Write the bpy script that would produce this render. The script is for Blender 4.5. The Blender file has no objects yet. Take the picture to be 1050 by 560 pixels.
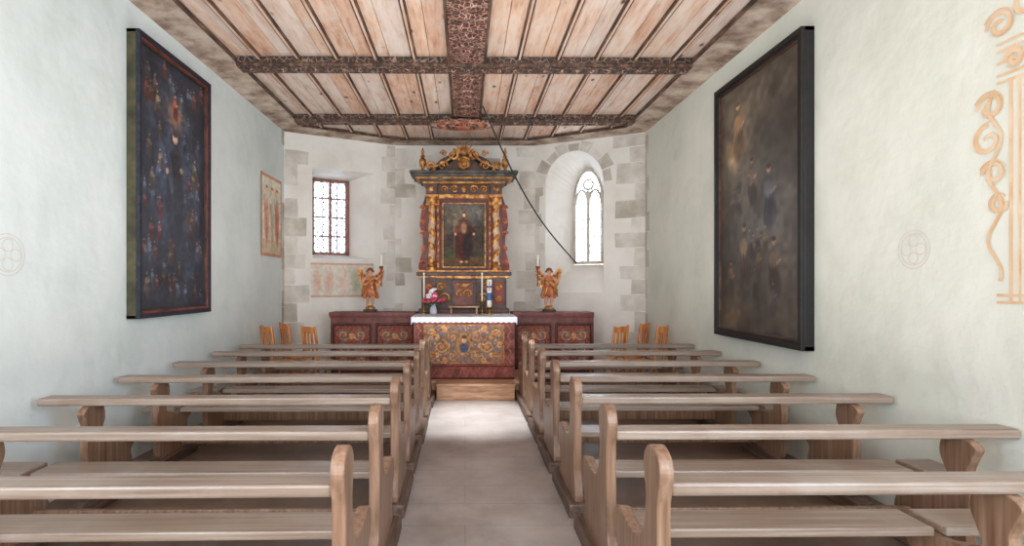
import bpy, bmesh, math, random
import numpy as np
from mathutils import Vector, Matrix
random.seed(7); np.random.seed(7)
S=bpy.context.scene
S.view_settings.view_transform='Standard'
S.view_settings.look='None'
S.view_settings.exposure=0.0
COL=S.collection

def lin(c):
    r=[]
    for x in c[:3]:
        x=x/255.0
        r.append(x/12.92 if x<=0.04045 else ((x+0.055)/1.055)**2.4)
    return (r[0],r[1],r[2],1.0)

# ------------------------------------------------------------ materials
def newmat(name):
    m=bpy.data.materials.new(name); m.use_nodes=True
    nt=m.node_tree; b=nt.nodes['Principled BSDF']
    return m,nt,b
def ramp(nt,stops):
    r=nt.nodes.new('ShaderNodeValToRGB'); cr=r.color_ramp
    while len(cr.elements)<len(stops): cr.elements.new(0.5)
    for e,(p,c) in zip(cr.elements,stops):
        e.position=p; e.color=lin(c)
    return r
def noisecoord(nt,sc,coord='Object'):
    t=nt.nodes.new('ShaderNodeTexCoord'); mp=nt.nodes.new('ShaderNodeMapping')
    mp.inputs['Scale'].default_value=sc
    nt.links.new(t.outputs[coord],mp.inputs['Vector']); return mp
def noisy(name,cols,sc=(1,1,1),nscale=5,detail=6,rough=.7,bump=.0,bdist=.01,metal=0,rand=0,spread=(.35,.65),nr=.6,patch=None,knots=None,pth=(.47,.66),pamt=200):
    m,nt,b=newmat(name); L=nt.links
    mp=noisecoord(nt,sc)
    vec=mp.outputs[0]
    if rand:
        oi=nt.nodes.new('ShaderNodeObjectInfo')
        va=nt.nodes.new('ShaderNodeVectorMath'); va.operation='MULTIPLY_ADD'
        L.new(oi.outputs['Random'],va.inputs[0]); va.inputs[1].default_value=(37,53,71); L.new(vec,va.inputs[2]); vec=va.outputs[0]
    n=nt.nodes.new('ShaderNodeTexNoise'); n.inputs['Scale'].default_value=nscale; n.inputs['Detail'].default_value=detail; n.inputs['Roughness'].default_value=nr
    L.new(vec,n.inputs['Vector'])
    k=len(cols); lo,hi=spread
    r=ramp(nt,[(lo+(hi-lo)*i/max(1,k-1),c) for i,c in enumerate(cols)])
    L.new(n.outputs['Fac'],r.inputs['Fac'])
    out=r.outputs[0]
    if patch:   # broad worn / whitewashed patches
        mp2=noisecoord(nt,(1.6,.8,1.6)); n3=nt.nodes.new('ShaderNodeTexNoise'); n3.inputs['Scale'].default_value=2.2; n3.inputs['Detail'].default_value=7; n3.inputs['Roughness'].default_value=.65
        L.new(mp2.outputs[0],n3.inputs['Vector']); r3=ramp(nt,[(pth[0],(0,0,0)),(pth[1],(pamt,pamt,pamt))]); L.new(n3.outputs['Fac'],r3.inputs['Fac'])
        mx=nt.nodes.new('ShaderNodeMixRGB'); L.new(r3.outputs[0],mx.inputs[0]); L.new(out,mx.inputs[1]); mx.inputs[2].default_value=lin(patch); out=mx.outputs[0]
    if knots:
        mp3=noisecoord(nt,(3.2,1.6,3.2)); v=nt.nodes.new('ShaderNodeTexVoronoi'); v.inputs['Scale'].default_value=1.3; L.new(mp3.outputs[0],v.inputs['Vector'])
        r4=ramp(nt,[(.05,(255,255,255)),(.12,(60,60,60)),(.17,(0,0,0))]); L.new(v.outputs['Distance'],r4.inputs['Fac'])
        mx=nt.nodes.new('ShaderNodeMixRGB'); L.new(r4.outputs[0],mx.inputs[0]); L.new(out,mx.inputs[1]); mx.inputs[2].default_value=lin(knots); out=mx.outputs[0]
    if rand:
        hs=nt.nodes.new('ShaderNodeHueSaturation'); mr=nt.nodes.new('ShaderNodeMapRange')
        mr.inputs['To Min'].default_value=1-rand; mr.inputs['To Max'].default_value=1+rand
        L.new(oi.outputs['Random'],mr.inputs['Value']); L.new(mr.outputs[0],hs.inputs['Value']); L.new(out,hs.inputs['Color']); out=hs.outputs[0]
    L.new(out,b.inputs['Base Color'])
    b.inputs['Roughness'].default_value=rough; b.inputs['Metallic'].default_value=metal
    if bump:
        bp=nt.nodes.new('ShaderNodeBump'); bp.inputs['Strength'].default_value=bump; bp.inputs['Distance'].default_value=bdist
        L.new(n.outputs['Fac'],bp.inputs['Height']); L.new(bp.outputs[0],b.inputs['Normal'])
    return m
def pattern(name,base,c1,c2,scale,rough=.6,th=(.12,.2),metal=0):
    m,nt,b=newmat(name); L=nt.links
    mp=noisecoord(nt,(1,1,1))
    v=nt.nodes.new('ShaderNodeTexVoronoi'); v.inputs['Scale'].default_value=scale; v.feature='DISTANCE_TO_EDGE'
    v2=nt.nodes.new('ShaderNodeTexNoise'); v2.inputs['Scale'].default_value=scale*.8; v2.inputs['Detail'].default_value=4
    L.new(mp.outputs[0],v.inputs['Vector']); L.new(mp.outputs[0],v2.inputs['Vector'])
    r=ramp(nt,[(th[0]*.3,c1),(th[0],base),(th[1]*1.6,base),(th[1]*2.4,c2)])
    L.new(v.outputs['Distance'],r.inputs['Fac'])
    r2=ramp(nt,[(.4,(255,255,255)),(.62,(150,140,130))]); L.new(v2.outputs['Fac'],r2.inputs['Fac'])
    mx=nt.nodes.new('ShaderNodeMixRGB'); mx.blend_type='MULTIPLY'; mx.inputs[0].default_value=.8
    L.new(r.outputs[0],mx.inputs[1]); L.new(r2.outputs[0],mx.inputs[2])
    L.new(mx.outputs[0],b.inputs['Base Color']); b.inputs['Roughness'].default_value=rough; b.inputs['Metallic'].default_value=metal
    bp=nt.nodes.new('ShaderNodeBump'); bp.inputs['Strength'].default_value=.6; bp.inputs['Distance'].default_value=.01
    L.new(v.outputs['Distance'],bp.inputs['Height']); L.new(bp.outputs[0],b.inputs['Normal'])
    return m

def plaster(name,c1,c2,c3,bs=.35):
    m,nt,b=newmat(name); L=nt.links
    mp=noisecoord(nt,(1,1,1))
    n=nt.nodes.new('ShaderNodeTexNoise'); n.inputs['Scale'].default_value=1.1; n.inputs['Detail'].default_value=9; n.inputs['Roughness'].default_value=.6
    L.new(mp.outputs[0],n.inputs['Vector'])
    r=ramp(nt,[(.3,c1),(.5,c2),(.7,c3)]); L.new(n.outputs['Fac'],r.inputs['Fac'])
    L.new(r.outputs[0],b.inputs['Base Color']); b.inputs['Roughness'].default_value=.9
    n2=nt.nodes.new('ShaderNodeTexNoise'); n2.inputs['Scale'].default_value=2.6; n2.inputs['Detail'].default_value=6; n2.inputs['Roughness'].default_value=.5
    L.new(mp.outputs[0],n2.inputs['Vector'])
    bp=nt.nodes.new('ShaderNodeBump'); bp.inputs['Strength'].default_value=bs; bp.inputs['Distance'].default_value=.05
    L.new(n2.outputs['Fac'],bp.inputs['Height']); L.new(bp.outputs[0],b.inputs['Normal'])
    return m

M={}
M['wallL']=plaster('plaster_cool',(204,214,212),(217,225,224),(226,232,231),.45)
M['wallR']=plaster('plaster_warm',(204,207,194),(218,220,209),(227,227,218),.45)
M['wallB']=plaster('plaster_apse',(218,211,202),(232,227,219),(240,236,230),.35)
M['stone1']=noisy('quoin_grey',[(190,182,171),(206,198,188),(222,216,208)],nscale=3,bump=.12,rough=.9)
M['stone2']=noisy('quoin_light',[(204,197,187),(218,211,202),(230,225,217)],nscale=3,bump=.12,rough=.9)
M['stone3']=noisy('quoin_dark',[(176,167,154),(194,185,173),(216,209,199)],nscale=3,bump=.12,rough=.9)
M['pewx']=noisy('worn_pine_long',[(98,80,68),(128,108,94),(142,124,110),(158,144,132)],sc=(.7,30,30),nscale=2.0,detail=7,rough=.36,bump=.15,bdist=.002,rand=.10,spread=(.22,.75),nr=.5,patch=(168,158,150),pth=(.5,.72),pamt=150)
M['pewz']=noisy('worn_pine_upright',[(88,62,46),(118,88,68),(136,106,86),(150,124,104)],sc=(20,20,1.0),nscale=2.0,detail=7,rough=.40,bump=.15,bdist=.002,rand=.12,spread=(.22,.75),nr=.5)
M['pewd']=noisy('dark_pine_foot',[(66,50,40),(92,72,60),(114,94,80)],sc=(14,1.2,14),nscale=2.4,detail=8,rough=.6,rand=.1)
for i,(a,b_,c,d) in enumerate([((150,100,74),(204,158,130),(222,184,158),(230,202,182)),((162,116,92),(214,174,150),(226,194,174),(234,212,196)),((140,92,68),(192,144,116),(212,170,144),(224,190,168)),((150,118,100),(200,172,154),(216,192,176),(226,206,194))]):
    M['plank%d'%i]=noisy('ceiling_board_%d'%i,[a,b_,c,d],sc=(7,.9,7),nscale=2.2,detail=9,rough=.8,bump=.2,bdist=.004,spread=(.24,.6),nr=.65,patch=(228,218,208),knots=(110,68,46))
M['batten']=noisy('dark_batten',[(50,36,29),(84,60,47),(124,94,76)],sc=(8,1.5,8),nscale=2.5,rough=.8)
M['cornice']=noisy('marbled_cornice',[(124,102,88),(162,140,124),(192,172,156),(208,194,180)],nscale=3.5,detail=9,rough=.85,bump=.2)
M['beamc']=pattern('carved_beam',(62,48,42),(156,130,112),(100,66,54),14,th=(.08,.13))
M['beamr']=pattern('painted_red_beam',(114,54,44),(204,178,158),(62,30,26),20,th=(.08,.14))
M['gold']=noisy('old_gilding',[(104,58,28),(182,120,60),(216,166,100)],nscale=16,rough=.45,metal=.35,bump=.3)
M['black']=noisy('ebonised_wood',[(16,14,13),(28,24,23)],nscale=6,rough=.5)
M['dbrown']=noisy('dark_brown_marbled',[(46,29,24),(76,48,38),(98,68,56)],nscale=6,rough=.5)
M['dgreen']=noisy('dark_grey_marbled',[(46,42,37),(70,64,55),(104,95,80)],nscale=7,rough=.6)
M['olive']=noisy('olive_paint',[(44,42,28),(66,62,40),(84,78,52)],nscale=5,rough=.6)
M['navy']=noisy('navy_spotted_paint',[(20,24,34),(32,38,54),(80,50,44)],nscale=22,rough=.6,spread=(.4,.74))
M['red']=noisy('oxblood_paint',[(96,28,22),(134,46,36),(150,66,50)],nscale=6,rough=.55)
M['rose']=noisy('rose_gilded_cloth',[(120,50,34),(176,92,60),(206,140,96)],nscale=10,rough=.5)
M['redstripe']=pattern('red_marbled_paint',(122,58,52),(148,98,86),(104,44,40),7,th=(.06,.12))
M['maroon']=noisy('maroon_wood',[(84,34,28),(112,50,42),(132,70,58)],nscale=5,rough=.5)
M['cream']=noisy('cream_paint',[(180,140,110),(214,186,156)],nscale=8,rough=.6)
M['blue']=noisy('blue_paint',[(44,72,130),(70,110,170)],nscale=9,rough=.5)
M['linen']=noisy('white_linen',[(206,208,216),(226,228,234)],nscale=30,rough=.85)
M['skin']=noisy('painted_flesh',[(206,140,104),(220,160,128)],nscale=9,rough=.5)
M['hair']=noisy('gilded_hair',[(90,50,26),(140,84,40)],nscale=30,rough=.5,bump=.5)
M['wax']=noisy('ivory_wax',[(226,220,204),(236,232,220)],nscale=9,rough=.4)
M['brass']=noisy('brass',[(150,110,50),(190,150,80)],nscale=9,rough=.3,metal=.9)
M['iron']=noisy('wrought_iron',[(24,22,22),(46,42,40)],nscale=20,rough=.6)
M['winwood']=noisy('window_red_brown',[(130,84,74),(156,108,96)],nscale=12,rough=.6)
M['lead']=noisy('lead_came',[(50,54,64),(74,78,88)],nscale=12,rough=.6)
M['chair']=noisy('honey_beech',[(176,96,44),(212,134,70),(226,154,92)],sc=(6,6,1.5),nscale=3,rough=.4,rand=.08)
M['step']=noisy('step_wood',[(160,112,80),(194,150,118),(212,176,146)],sc=(1,9,9),nscale=3,rough=.5)
M['leaf']=noisy('leaf_green',[(36,70,34),(72,112,56)],nscale=9,rough=.5)
M['pink']=noisy('pink_petal',[(180,40,80),(214,84,120)],nscale=9,rough=.6)
M['white']=noisy('white_petal',[(226,222,224),(244,242,244)],nscale=9,rough=.6)
M['vase']=noisy('glazed_vase',[(170,176,190),(206,210,220)],nscale=9,rough=.15)
M['fresco']=noisy('faded_ochre_line',[(214,172,130),(224,200,170)],nscale=7,rough=.9,spread=(.35,.65))
M['fresco2']=noisy('pale_peach_wash',[(220,206,184),(218,214,200)],nscale=5,rough=.9)
M['frescor']=noisy('pale_red_line',[(212,198,188),(214,208,200)],nscale=9,rough=.9)

def floormat():
    m,nt,b=newmat('worn_floor'); L=nt.links
    mp=noisecoord(nt,(1,1,1))
    n=nt.nodes.new('ShaderNodeTexNoise'); n.inputs['Scale'].default_value=1.6; n.inputs['Detail'].default_value=9; n.inputs['Roughness'].default_value=.65
    L.new(mp.outputs[0],n.inputs['Vector'])
    r=ramp(nt,[(.3,(138,129,124)),(.5,(162,154,150)),(.7,(182,175,172))]); L.new(n.outputs['Fac'],r.inputs['Fac'])
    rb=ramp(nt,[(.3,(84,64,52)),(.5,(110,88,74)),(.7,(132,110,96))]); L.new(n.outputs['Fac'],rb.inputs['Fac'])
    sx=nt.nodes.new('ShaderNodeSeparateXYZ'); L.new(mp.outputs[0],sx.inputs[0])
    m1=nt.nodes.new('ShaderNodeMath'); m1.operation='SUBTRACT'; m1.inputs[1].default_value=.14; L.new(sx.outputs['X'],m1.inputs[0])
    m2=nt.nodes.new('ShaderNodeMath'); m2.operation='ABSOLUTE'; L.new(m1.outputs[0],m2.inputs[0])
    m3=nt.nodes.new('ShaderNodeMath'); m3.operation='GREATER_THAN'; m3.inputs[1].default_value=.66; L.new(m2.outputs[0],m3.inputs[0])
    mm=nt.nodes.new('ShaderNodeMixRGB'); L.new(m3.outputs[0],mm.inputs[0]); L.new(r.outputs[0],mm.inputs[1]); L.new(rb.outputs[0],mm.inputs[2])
    br=nt.nodes.new('ShaderNodeTexBrick'); br.inputs['Scale'].default_value=1
    br.inputs['Brick Width'].default_value=3.1; br.inputs['Row Height'].default_value=.36; br.inputs['Mortar Size'].default_value=.004; br.inputs['Mortar Smooth'].default_value=.3
    br.inputs['Color1'].default_value=(1,1,1,1); br.inputs['Color2'].default_value=(.92,.91,.9,1); br.inputs['Mortar'].default_value=(.6,.57,.55,1)
    L.new(mp.outputs[0],br.inputs['Vector'])
    mx=nt.nodes.new('ShaderNodeMixRGB'); mx.blend_type='MULTIPLY'; mx.inputs[0].default_value=.6
    L.new(mm.outputs[0],mx.inputs[1]); L.new(br.outputs['Color'],mx.inputs[2]); L.new(mx.outputs[0],b.inputs['Base Color'])
    b.inputs['Roughness'].default_value=.33
    bp=nt.nodes.new('ShaderNodeBump'); bp.inputs['Strength'].default_value=.2; bp.inputs['Distance'].default_value=.01
    L.new(n.outputs['Fac'],bp.inputs['Height']); L.new(bp.outputs[0],b.inputs['Normal'])
    return m
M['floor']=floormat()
def glassmat():
    m=bpy.data.materials.new('old_pale_glass'); m.use_nodes=True; nt=m.node_tree; nt.nodes.clear(); L=nt.links
    o=nt.nodes.new('ShaderNodeOutputMaterial'); t=nt.nodes.new('ShaderNodeBsdfTransparent'); t.inputs[0].default_value=(.4,.45,.52,1)
    tr=nt.nodes.new('ShaderNodeBsdfTranslucent'); tr.inputs[0].default_value=(.88,.94,1,1)
    g=nt.nodes.new('ShaderNodeBsdfGlossy'); g.inputs['Roughness'].default_value=.1
    m1=nt.nodes.new('ShaderNodeMixShader'); m1.inputs[0].default_value=.6
    m2=nt.nodes.new('ShaderNodeMixShader'); m2.inputs[0].default_value=.04
    L.new(t.outputs[0],m1.inputs[1]); L.new(tr.outputs[0],m1.inputs[2]); L.new(m1.outputs[0],m2.inputs[1]); L.new(g.outputs[0],m2.inputs[2]); L.new(m2.outputs[0],o.inputs[0])
    return m
M['glass']=glassmat()
def attrmat(name,rough):
    m,nt,b=newmat(name)
    a=nt.nodes.new('ShaderNodeAttribute'); a.attribute_name='Col'
    nt.links.new(a.outputs['Color'],b.inputs['Base Color']); b.inputs['Roughness'].default_value=rough
    return m
M['paint']=attrmat('oil_paint_layer',.42); M['paintm']=attrmat('matt_paint_layer',.85)

# ------------------------------------------------------------ mesh builder
class MB:
    def __init__(s): s.v=[]; s.f=[]; s.m=[]
    def add(s,vs,fs,m=0):
        o=len(s.v); s.v+= [tuple(p) for p in vs]; s.f+=[[i+o for i in f] for f in fs]; s.m+=[m]*len(fs); return s
    def box(s,x0,x1,y0,y1,z0,z1,m=0):
        return s.add([(x0,y0,z0),(x1,y0,z0),(x1,y1,z0),(x0,y1,z0),(x0,y0,z1),(x1,y0,z1),(x1,y1,z1),(x0,y1,z1)],
            [(0,3,2,1),(4,5,6,7),(0,1,5,4),(1,2,6,5),(2,3,7,6),(3,0,4,7)],m)
    def prism(s,poly,axis,a0,a1,m=0,fn=None):
        n=len(poly); vs=[]
        for a in (a0,a1):
            for p,q in poly:
                vs.append({'x':(a,p,q),'y':(p,a,q),'z':(p,q,a)}[axis] if fn is None else fn(p,q,a))
        fs=[tuple(range(n)),tuple(range(2*n-1,n-1,-1))]+[(i,(i+1)%n,(i+1)%n+n,i+n) for i in range(n)]
        return s.add(vs,fs,m)
    def lathe(s,prof,c=(0,0,0),seg=20,m=0):
        vs=[];fs=[]
        for r,z in prof:
            for k in range(seg):
                a=2*math.pi*k/seg; vs.append((c[0]+r*math.cos(a),c[1]+r*math.sin(a),c[2]+z))
        for i in range(len(prof)-1):
            for k in range(seg):
                fs.append((i*seg+k,i*seg+(k+1)%seg,(i+1)*seg+(k+1)%seg,(i+1)*seg+k))
        fs.append(tuple(range(seg-1,-1,-1))); fs.append(tuple((len(prof)-1)*seg+k for k in range(seg)))
        return s.add(vs,fs,m)
    def tube(s,pts,rad,seg=8,m=0,flat=1.0):
        pts=[Vector(p) for p in pts]; n=len(pts)
        if not hasattr(rad,'__len__'): rad=[rad]*n
        vs=[];fs=[]; prev=None
        for i,p in enumerate(pts):
            d=(pts[min(i+1,n-1)]-pts[max(i-1,0)])
            if d.length<1e-9: d=Vector((0,0,1))
            d.normalize()
            if prev is None:
                up=Vector((0,1,0)) if abs(d.y)<.9 else Vector((1,0,0))
                a=d.cross(up).normalized()
            else: a=(prev-d*prev.dot(d)).normalized()
            b=d.cross(a); prev=a
            for k in range(seg):
                t=2*math.pi*k/seg; vs.append(p+a*rad[i]*math.cos(t)+b*rad[i]*math.sin(t)*flat)
        for i in range(n-1):
            for k in range(seg):
                fs.append((i*seg+k,i*seg+(k+1)%seg,(i+1)*seg+(k+1)%seg,(i+1)*seg+k))
        fs.append(tuple(range(seg-1,-1,-1))); fs.append(tuple((n-1)*seg+k for k in range(seg)))
        return s.add(vs,fs,m)
    def ball(s,c,r,seg=12,rings=8,m=0):
        if not hasattr(r,'__len__'): r=(r,r,r)
        vs=[];fs=[]
        for i in range(1,rings):
            ph=math.pi*i/rings
            for k in range(seg):
                a=2*math.pi*k/seg
                vs.append((c[0]+r[0]*math.sin(ph)*math.cos(a),c[1]+r[1]*math.sin(ph)*math.sin(a),c[2]+r[2]*math.cos(ph)))
        t=len(vs); vs.append((c[0],c[1],c[2]+r[2])); vs.append((c[0],c[1],c[2]-r[2]))
        for i in range(rings-2):
            for k in range(seg):
                fs.append((i*seg+k,(i+1)*seg+k,(i+1)*seg+(k+1)%seg,i*seg+(k+1)%seg))
        for k in range(seg):
            fs.append((t,k,(k+1)%seg)); fs.append((t+1,(rings-2)*seg+(k+1)%seg,(rings-2)*seg+k))
        return s.add(vs,fs,m)
    def spiral(s,cx,cz,y,r0,r1,a0,turns,t0=.02,t1=.01,m=0,n=26,seg=7):
        pts=[];rd=[]
        for i in range(n):
            k=i/(n-1); a=a0+turns*2*math.pi*k; r=r0+(r1-r0)*k
            pts.append((cx+r*math.cos(a),y,cz+r*math.sin(a))); rd.append(t0+(t1-t0)*k)
        s.tube(pts,rd,seg,m); s.ball(pts[-1],t1*1.7,8,6,m); return s
    def build(s,name,mats,parent=None,loc=(0,0,0),rot=0,smooth=False,bevel=0,label=None,cat=None,group=None,kind=None,recalc=True):
        me=bpy.data.meshes.new(name); me.from_pydata(s.v,[],s.f); 
        for mt in mats: me.materials.append(M[mt] if isinstance(mt,str) else mt)
        me.polygons.foreach_set('material_index',s.m)
        if recalc:
            bm=bmesh.new(); bm.from_mesh(me); bmesh.ops.recalc_face_normals(bm,faces=bm.faces); bm.to_mesh(me); bm.free()
        if smooth:
            me.polygons.foreach_set('use_smooth',[True]*len(me.polygons))
            me.set_sharp_from_angle(angle=math.radians(45))
        o=bpy.data.objects.new(name,me); COL.objects.link(o); o.location=loc; o.rotation_euler=(0,0,rot)
        if bevel:
            b=o.modifiers.new('bevel','BEVEL'); b.width=bevel; b.segments=2; b.limit_method='ANGLE'
        if parent: o.parent=parent
        tag(o,label,cat,group,kind); return o
def tag(o,label=None,cat=None,group=None,kind=None):
    if label:o['label']=label
    if cat:o['category']=cat
    if group:o['group']=group
    if kind:o['kind']=kind
def empty(name,loc,label,cat,rot=0,group=None):
    e=bpy.data.objects.new(name,None); COL.objects.link(e); e.location=loc; e.rotation_euler=(0,0,rot); e.empty_display_size=.1
    tag(e,label,cat,group); return e
def dup(root,loc,rot=None,label=None):
    def rec(o,par):
        c=o.copy(); COL.objects.link(c)
        if par: c.parent=par
        for ch in list(o.children): rec(ch,c)
        return c
    n=rec(root,None); n.location=loc
    if rot is not None: n.rotation_euler=(0,0,rot)
    if label: n['label']=label
    return n

# ------------------------------------------------------------ painted canvases (vertex colour)
def vn(u,v,s,seed):
    rs=np.random.RandomState(seed); g=rs.rand(int(s)+3,int(s)+3)
    x=u*s;y=v*s; xi=np.clip(np.floor(x).astype(int),0,int(s)+1); yi=np.clip(np.floor(y).astype(int),0,int(s)+1)
    fx=x-xi;fy=y-yi; fx=fx*fx*(3-2*fx); fy=fy*fy*(3-2*fy)
    return (g[xi,yi]*(1-fx)+g[xi+1,yi]*fx)*(1-fy)+(g[xi,yi+1]*(1-fx)+g[xi+1,yi+1]*fx)*fy
class Art:
    def __init__(s,w,h,nx,ny,base):
        s.w,s.h,s.nx,s.ny=w,h,nx,ny
        X,Z=np.meshgrid(np.linspace(0,w,nx+1),np.linspace(0,h,ny+1)); s.X=X.ravel(); s.Z=Z.ravel()
        s.C=np.tile(np.array(base,float),(len(s.X),1))
    def mix(s,m,c):
        m=np.clip(m,0,1)[:,None]; s.C=s.C*(1-m)+np.array(c,float)*m
    def ell(s,cx,cz,rx,rz,c,rot=0,soft=.35,a=1):
        dx=s.X-cx*s.w; dz=s.Z-cz*s.h; r=math.radians(rot)
        x=dx*math.cos(r)+dz*math.sin(r); z=-dx*math.sin(r)+dz*math.cos(r)
        d=np.sqrt((x/(rx*s.w))**2+(z/(rz*s.h))**2); s.mix(np.clip((1-d)/soft,0,1)*a,c)
    def rect(s,x0,x1,z0,z1,c,a=1):
        m=((s.X>=x0*s.w)&(s.X<=x1*s.w)&(s.Z>=z0*s.h)&(s.Z<=z1*s.h)).astype(float)*a; s.mix(m,c)
    def stroke(s,pts,wd,c,a=1):
        d=np.full(len(s.X),9.)
        for p in pts: d=np.minimum(d,np.hypot(s.X-p[0],s.Z-p[1]))
        s.mix(np.clip((wd-d)/(wd*.4),0,1)*a,c)
    def noise(s,sc,amt,seed):
        n=vn(s.X/max(s.w,s.h),s.Z/max(s.w,s.h),sc,seed)-.5; s.C=np.clip(s.C*(1+amt*2*n[:,None]),0,255)
    def figure(s,cx,cz,h,robe,skin=(190,150,120),lean=0,a=1):
        w=h*s.h/s.w
        s.ell(cx,cz,.16*w,.42*h,robe,rot=lean,a=a); s.ell(cx+.03*w,cz-.2*h,.2*w,.28*h,[q*.75 for q in robe],rot=lean,a=a)
        s.ell(cx-.02*w,cz+.15*h,.13*w,.16*h,[min(255,q*1.25) for q in robe],rot=lean+20,a=a)
        for q in (-.09,0,.08): s.ell(cx+q*w,cz-.12*h,.018*w,.26*h,[z*.6 for z in robe],rot=lean,a=a*.8)
        s.ell(cx-.01*h,cz+.43*h,.065*w,.07*h,skin,a=a); s.ell(cx-.01*h,cz+.47*h,.07*w,.045*h,[q*.45 for q in skin],a=a); s.ell(cx+.12*w,cz+.12*h,.09*w,.03*h,skin,rot=30,a=a*.8)
    def build(s,name,mat,parent,loc=(0,0,0),kind=None,fn=None,rot=0,label=None,cat=None):
        nx,ny=s.nx,s.ny
        vs=[(x-s.w/2,0,z) for x,z in zip(s.X,s.Z)]
        if fn: vs=[fn(x,z) for x,z in zip(s.X,s.Z)]
        fs=[(j*(nx+1)+i,j*(nx+1)+i+1,(j+1)*(nx+1)+i+1,(j+1)*(nx+1)+i) for j in range(ny) for i in range(nx)]
        me=bpy.data.meshes.new(name); me.from_pydata(vs,[],fs); me.materials.append(M[mat])
        c=s.C/255.; c=np.where(c<=.04045,c/12.92,((c+.055)/1.055)**2.4)
        at=me.color_attributes.new('Col','FLOAT_COLOR','POINT'); at.data.foreach_set('color',np.hstack([c,np.ones((len(c),1))]).ravel().astype(np.float32))
        o=bpy.data.objects.new(name,me); COL.objects.link(o); o.location=loc; o.rotation_euler=(0,0,rot)
        if parent:o.parent=parent
        tag(o,label,cat,None,kind); return o
def sp(cx,cz,r0,r1,a0,turns,n=40):
    return [(cx+(r0+(r1-r0)*i/n)*math.cos(a0+turns*2*math.pi*i/n),cz+(r0+(r1-r0)*i/n)*math.sin(a0+turns*2*math.pi*i/n)) for i in range(n+1)]

# ------------------------------------------------------------ room shell
WX=3.05; ZC=4.25; YB=-2.5
A=(-WX,9.15);B=(-1.3,10.05);C_=(1.3,10.05);E_=(WX,9.15)
def frame(P,Q):
    d=Vector((Q[0]-P[0],Q[1]-P[1])); Lw=d.length; d.normalize(); n=Vector((d.y,-d.x))
    return (lambda u,z,k=0: (P[0]+d.x*u+n.x*k,P[1]+d.y*u+n.y*k,z)),Lw
def wall(name,P,Q,mat,inner=None,outer=None,th=.5):
    w,Lw=frame(P,Q); bm=bmesh.new()
    def ring(loop,k): return [bm.verts.new(w(u,z,k)) for u,z in loop]
    rect=[(0,0),(Lw,0),(Lw,ZC+.05),(0,ZC+.05)]
    R0=ring(rect,0); R1=ring(rect,-th)
    def ed(r): return [bm.edges.new((r[i],r[(i+1)%len(r)])) for i in range(len(r))]
    e0=ed(R0); e1=ed(R1)
    if inner:
        H0=ring(inner,0); H1=ring(outer,-th); h0=ed(H0); h1=ed(H1)
        bmesh.ops.triangle_fill(bm,edges=e0+h0,use_beauty=True); bmesh.ops.triangle_fill(bm,edges=e1+h1,use_beauty=True)
        for i in range(len(H0)): bm.faces.new((H0[i],H0[(i+1)%len(H0)],H1[(i+1)%len(H0)],H1[i]))
    else:
        bm.faces.new(R0); bm.faces.new(R1)
    for i in range(4): bm.faces.new((R0[i],R0[(i+1)%4],R1[(i+1)%4],R1[i]))
    bmesh.ops.recalc_face_normals(bm,faces=bm.faces)
    me=bpy.data.meshes.new(name); bm.to_mesh(me); bm.free(); me.materials.append(M[mat])
    o=bpy.data.objects.new(name,me); COL.objects.link(o); tag(o,None,None,None,'structure'); return o
wall('wall_left',(-WX,YB),A,'wallL')
wall('wall_right',E_,(WX,YB),'wallR')
wall('wall_back',B,C_,'wallB')
wall('wall_rear',(WX,YB),(-WX,YB),'wallR')
iL=[(.47,2.06),(1.58,2.06),(1.58,3.62),(.47,3.62)]; oL=[(.55,2.14),(1.21,2.14),(1.21,3.52),(.55,3.52)]
wall('wall_apse_left',A,B,'wallB',iL,oL)
def arch(u0,u1,zb,zs,za,n=10,pt=1.0):
    c=(u0+u1)/2; hw=(u1-u0)/2; pts=[(u0,zb),(u1,zb),(u1,zs)]
    for i in range(1,2*n):
        t=math.pi*i/(2*n)
        x=math.cos(t); z=math.sin(t)**pt
        pts.append((c+hw*x,zs+(za-zs)*z))
    pts.append((u0,zs)); return pts
iR=arch(.20,1.26,1.46,3.38,4.0,10,.95); oR=arch(.60,1.16,1.98,3.22,3.76,10,1.25)
wall('wall_apse_right',C_,E_,'wallB',iR,oR)
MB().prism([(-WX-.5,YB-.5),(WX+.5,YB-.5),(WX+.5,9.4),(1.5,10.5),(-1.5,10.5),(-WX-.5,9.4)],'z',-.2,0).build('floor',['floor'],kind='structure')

# ceiling : boards, battens, cornice border
rng=random.Random(3)
cb=MB()
cb.prism([(-WX-.5,YB-.5),(WX+.5,YB-.5),(WX+.5,9.4),(1.5,10.5),(-1.5,10.5),(-WX-.5,9.4)],'z',ZC+.03,ZC+.2,4)
XL=[-.14-.45*k for k in range(6)]+[-2.66]; XR=[.18+.45*k for k in range(6)]+[2.66]
def ymax(x):
    x=abs(x); return 9.72 if x<1.15 else 9.72-(x-1.15)*.55
segsY=[YB,0.2,2.4,4.35,6.4,8.5,99]
xs=sorted(XL+XR)
for i in range(len(xs)-1):
    x0,x1=xs[i],xs[i+1]
    for j in range(len(segsY)-1):
        y0=segsY[j]; y1=segsY[j+1]
        if j==len(segsY)-2:
            a0,a1=ymax(x0),ymax(x1)
            cb.prism([(x0,y0),(x1,y0),(x1,a1+.03),(x0,a0+.03)],'z',ZC,ZC+.03,rng.randrange(4))
        else:
            xm=x0+(x1-x0)*rng.uniform(.35,.65)
            cb.box(x0,xm-.003,y0,y1,ZC,ZC+.03,rng.randrange(4)); cb.box(xm+.003,x1,y0,y1,ZC,ZC+.03,rng.randrange(4))
for x in XL[1:-1]+XR[1:-1]:
    cb.box(x-.03,x+.03,YB,ymax(x),ZC-.03,ZC,4); cb.box(x-.011,x+.011,YB,ymax(x),ZC-.042,ZC-.03,2)
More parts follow.
